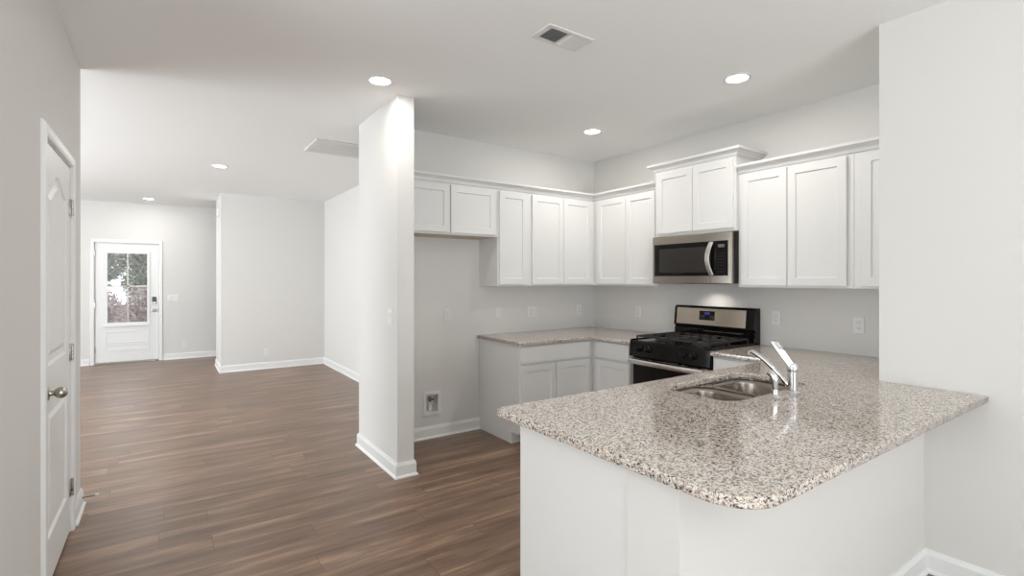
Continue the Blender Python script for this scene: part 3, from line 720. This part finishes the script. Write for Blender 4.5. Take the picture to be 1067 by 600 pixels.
hd.build('door_handle', M['handle'], mw, True)
boxes('cooktop_lamp', mat('cooktop_lamp_lens', (0.8, 0.8, 0.78), 0.4, emit=(1, 0.94, 0.86), es=0.6, var=0.02), [(0.33, 0.45, -0.17, -0.13, mz0-.001, mz0+.0045)], mw)
l = bpy.data.lights.new('cooktop_lamp_light', 'AREA'); l.shape = 'RECTANGLE'; l.size = 0.12; l.size_y = 0.05; l.energy = 0.5; l.spread = math.radians(125); l.color = (1, 0.94, 0.85)
lo = bpy.data.objects.new('cooktop_lamp_light', l); C.objects.link(lo); lo.parent = mw; lo.location = (0.39, -0.15, mz0-.006)

# ------------------------------------------------------------ outlets, switches, small fixtures
def plate(kind, label, loc, rz, gangs=('outlet',), group=None):
    """faces -y locally"""
    t = thing(kind, label, 'outlet' if 'outlet' in kind else 'switch', loc, rz, group)
    w = 0.070+0.046*(len(gangs)-1); h = 0.114
    MB().box(-w/2, w/2, -0.006, 0.0005, -h/2, h/2, b=0.0025).build('cover_plate', M['plate'], t)
    for i, g in enumerate(gangs):
        x = (i-(len(gangs)-1)/2)*0.046
        if g == 'outlet':
            rc = MB().box(x-.0165, x+.0165, -0.009, -0.005, -0.034, 0.034, b=0.002).build('receptacle', M['plate'], t)
            k = MB()
            for zc in (-.018, .018):
                k.box(x-.0085, x-.0065, -0.0094, -0.008, zc-.001, zc+.008); k.box(x+.0055, x+.0075, -0.0094, -0.008, zc-.001, zc+.007)
                k.lathe([(0, -0.008), (0.0025, -0.008), (0.0025, -0.0094), (0, -0.0094)], 10, (x, 0, zc-.008), 'y')
            k.build('slots', M['dark'], rc)
        else:
            MB().box(x-.0165, x+.0165, -0.0085, -0.005, -0.034, 0.034, b=0.001).build('switch_frame', M['plate'], t)
            r = MB().prism([(-0.008, -0.031), (-0.009, -0.031), (-0.0125, 0.031), (-0.008, 0.031)], 'x', x-.0145, x+.0145).build('rocker', M['plate'], t)
    return t
plate('wall_outlet', 'white outlet on the bare wall of the refrigerator space', (2.125, YA, 1.105), 0)
plate('light_switch', 'white switch on the back wall just above the left end of the counter', (2.69, YA, 1.092), 0, ('switch',))
plate('wall_outlet', 'double wide white plate with outlet and switch above the back counter', (3.10, YA, 1.092), 0, ('outlet', 'switch'))
plate('wall_outlet', 'white outlet on the back wall nearest the corner', (3.74, YA, 1.09), 0)
plate('wall_outlet', 'white outlet between the corner and the range', (XB, 3.47, 1.09), RZ)
plate('wall_outlet', 'white outlet on the range wall just right of the range', (XB, 2.064, 1.115), RZ)
plate('wall_outlet', 'white outlet on the range wall beside the right foreground wall', (XB, 1.492, 1.10), RZ)
plate('light_switch', 'white switch on the side of the short wall beside the refrigerator space', (XP, 3.54, 1.145), RZ, ('switch',))
plate('wall_outlet', 'white outlet low on the far living room wall', (1.322, YD, 0.261), 0)
plate('wall_outlet', 'white outlet low on the wall right of the entry door', (0.285, YE, 0.266), 0)
plate('light_switch', 'white triple switch plate beside the entry door', (0.12, YE, 1.10), 0, ('switch', 'switch', 'switch'))
# water supply box in the pocket of the refrigerator space
t = thing('water_supply_box', 'recessed white water valve box low in the refrigerator space', 'valve box', (1.9715, YA, 0.3085))
hw, hh = 0.085, 0.105; iw, ih = 0.058, 0.076
k = MB()
for r in [(-hw, -iw, -hh, hh), (iw, hw, -hh, hh), (-iw, iw, -hh, -ih), (-iw, iw, ih, hh)]: k.box(r[0], r[1], -0.008, 0.0, r[2], r[3])
k.build('box_frame', M['plate'], t)
boxes('box_shell', M['plate'], [(-iw-.004, -iw, 0, .08, -ih, ih), (iw, iw+.004, 0, .08, -ih, ih), (-iw-.004, iw+.004, 0, .08, -ih-.004, -ih), (-iw-.004, iw+.004, 0, .08, ih, ih+.004), (-iw, iw, .076, .08, -ih, ih)], t)
v = MB().tube([(0, 0.04, -ih), (0, 0.04, 0.01)], 0.012).build('water_pipe', M['rubber'], t, True)
k = MB(); k.tube([(0, 0.04, 0.008), (0, 0.04, 0.045)], 0.010).tube([(0, 0.045, 0.03), (0.0, 0.018, 0.03)], 0.008).box(-.028, .028, 0.012, 0.018, 0.022, 0.040, b=0.003)
k.build('valve', M['brass'], t, True)
# chime box high on the end of the far wall
tag(MB().box(XD-.035, XD+.0005, 9.05, 9.20, 2.42, 2.54, b=0.006).build('door_chime', M['plate']), 'small white door chime box high on the wall end near the foyer', 'door chime')

# ------------------------------------------------------------ ceiling fixtures
def downlight(x, y, label):
    t = thing('recessed_light', label, 'ceiling light', (x, y, H), 0, None)
    MB().lathe([(0.066, 0.0), (0.088, 0.0), (0.088, -0.003), (0.080, -0.007), (0.068, -0.005), (0.066, -0.002)], 40).build('trim_ring', M['plate'], t, True)
    MB().lathe([(0, -0.0035), (0.067, -0.003), (0.067, -0.0005), (0, -0.0005)], 40).build('lamp_diffuser', M['lampglow'], t, True)
    l = bpy.data.lights.new('downlight', 'AREA'); l.shape = 'DISK'; l.size = 0.13; l.energy = LAMP_POWER; l.color = (1, 0.96, 0.91)
    o = bpy.data.objects.new('downlight_lamp', l); C.objects.link(o); o.parent = t; o.location = (0, 0, -0.011)
downlight(1.175, 3.238, 'round recessed ceiling light in front of the short wall beside the refrigerator space')
downlight(3.09, 1.864, 'round recessed ceiling light above the faucet end of the peninsula')
downlight(3.134, 3.269, 'round recessed ceiling light near the kitchen corner cabinets')
downlight(0.523, 6.728, 'round recessed ceiling light in the middle of the living room')
downlight(-0.219, 10.087, 'round recessed ceiling light just inside the entry door')

# two-way supply register
x0, x1, y0, y1 = 1.633, 1.948, 2.012, 2.184
t = thing('ceiling_register', 'small white ceiling air register in the kitchen with one dark half', 'air vent')
k = MB(); zc = H
k.box(x0, x1, y0, y0+.028, zc-.006, zc-.0002, b=.002).box(x0, x1, y1-.028, y1, zc-.006, zc-.0002, b=.002).box(x0, x0+.035, y0+.02, y1-.02, zc-.006, zc-.0002, b=.002).box(x1-.035, x1, y0+.02, y1-.02, zc-.006, zc-.0002, b=.002).box((x0+x1)/2-.006, (x0+x1)/2+.006, y0+.02, y1-.02, zc-.006, zc-.0002)
k.build('frame', M['grille_white'], t)
boxes('duct_opening', M['duct'], [(x0+.03, x1-.03, y0+.025, y1-.025, zc-.0012, zc-.0004)], t)
xm = (x0+x1)/2
for i in range(7):
    for side in (-1, 1):
        xc = xm+side*(0.016+i*0.0165); d = 0.0046
        tl = -side
        MB().prism([(xc-tl*d, zc-.0115), (xc-tl*d+.0012, zc-.0115), (xc+tl*d+.0012, zc-.0018), (xc+tl*d, zc-.0018)], 'y', y0+.026, y1-.026).build('louver', M['grille_white'], t)
# return grille
x0, x1, y0, y1 = 1.165, 1.79, 4.885, 5.42
t = thing('return_air_grille', 'large white return air grille on the living room ceiling behind the short wall', 'air vent')
k = MB()
k.box(x0, x1, y0, y0+.03, zc-.010, zc-.0002, b=.003).box(x0, x1, y1-.03, y1, zc-.010, zc-.0002, b=.003).box(x0, x0+.03, y0+.03, y1-.03, zc-.010, zc-.0002).box(x1-.03, x1, y0+.03, y1-.03, zc-.010, zc-.0002)
for i in (1, 2, 3): yy = y0+(y1-y0)*i/4; k.box(x0+.03, x1-.03, yy-.006, yy+.006, zc-.011, zc-.0002)
k.build('frame', M['grille_white'], t)
boxes('duct_opening', M['duct'], [(x0+.03, x1-.03, y0+.03, y1-.03, zc-.0012, zc-.0004)], t)
k = MB(); n = 36
for i in range(n):
    yy = y0+.035+(y1-y0-.07)*i/(n-1); k.prism([(yy-.006, zc-.003), (yy-.006+.0012, zc-.003), (yy+.007, zc-.010), (yy+.007-.0012, zc-.010)], 'x', x0+.03, x1-.03)
k.build('slats', M['grille_white'], t)

# ------------------------------------------------------------ outside the entry door
struct(boxes('ground_outside', M['ground'], [(-14, 12, YE+.15, YE+30, -0.25, -0.2)]))
struct(boxes('porch_slab', M['concrete'], [(-2.2, 1.2, YE+.15, YE+1.6, -0.2, -0.03)]))
struct(boxes('road', M['concrete'], [(-14, 12, YE+7.0, YE+10.5, -0.2, -0.18)]))
def foliage(name, m, label, cat, loc, clusters, n, size, trunk=None, seed=1, group=None):
    rnd = random.Random(seed); t = thing(name, label, cat, loc, 0, group); k = MB(); bm = k.bm
    for i in range(n):
        c, r = clusters[i % len(clusters)]
        d = Vector((rnd.gauss(0, 1), rnd.gauss(0, 1), rnd.gauss(0, 1))).normalized()*r*rnd.random()**.4
        p = Vector(c)+d; a = Vector((rnd.gauss(0, 1), rnd.gauss(0, 1), rnd.gauss(0, 1))).normalized(); b = a.orthogonal().normalized()
        s = size*rnd.uniform(.6, 1.3)
        bm.faces.new([bm.verts.new(p-a*s), bm.verts.new(p+b*s*.45), bm.verts.new(p+a*s), bm.verts.new(p-b*s*.45)])
    k.build('foliage', m, t)
    if trunk:
        k = MB()
        k.tube([(0, 0, 0), (.04, 0, trunk[0]*.5), (0, .03, trunk[0])], [trunk[1], trunk[1]*.8, trunk[1]*.5])
        for c, r in clusters: k.tube([(0, .02, trunk[0]*.7), tuple(Vector(c)*.6+Vector((0, 0, trunk[0]*.35))), c], [trunk[1]*.4, trunk[1]*.3, .015], n=8)
        k.build('trunk', M['bark'], t)
    return t
foliage('garden_tree', M['leaf'], 'green leafy tree seen through the upper left pane of the entry door', 'tree', (-2.2, YE+12, -.2), [((.1, 0, 1.5), .5), ((0, 0, 2.0), .6), ((.35, .1, 2.6), .5), ((-.3, 0, 2.9), .6), ((.2, 0, 3.3), .5), ((.55, 0, 2.1), .5)], 4200, .08, (1.6, .08), 3)
foliage('garden_tree', M['leaf'], 'green leafy tree seen through the upper right pane of the entry door', 'tree', (-.55, YE+10.5, -.2), [((-.2, 0, 1.5), .5), ((0, 0, 2.0), .6), ((-.35, .1, 2.4), .5), ((.3, 0, 2.8), .6), ((-.1, 0, 3.2), .5)], 3200, .08, (1.5, .08), 4)
foliage('garden_shrub', M['leaf2'], 'reddish low shrub seen through the lower left pane of the entry door', 'shrub', (-1.20, YE+3.9, -.2), [((0, 0, .75), .48), ((-.2, .1, .5), .5), ((.2, 0, .55), .5), ((0, 0, 1.05), .38)], 2600, .05, (.5, .03), 5)
foliage('garden_shrub', M['leaf2'], 'reddish low shrub seen through the lower right pane of the entry door', 'shrub', (-.42, YE+5.2, -.2), [((0, 0, .8), .5), ((-.25, .1, .5), .5), ((.2, 0, .55), .5), ((-.05, 0, 1.1), .38)], 2600, .05, (.5, .03), 6)
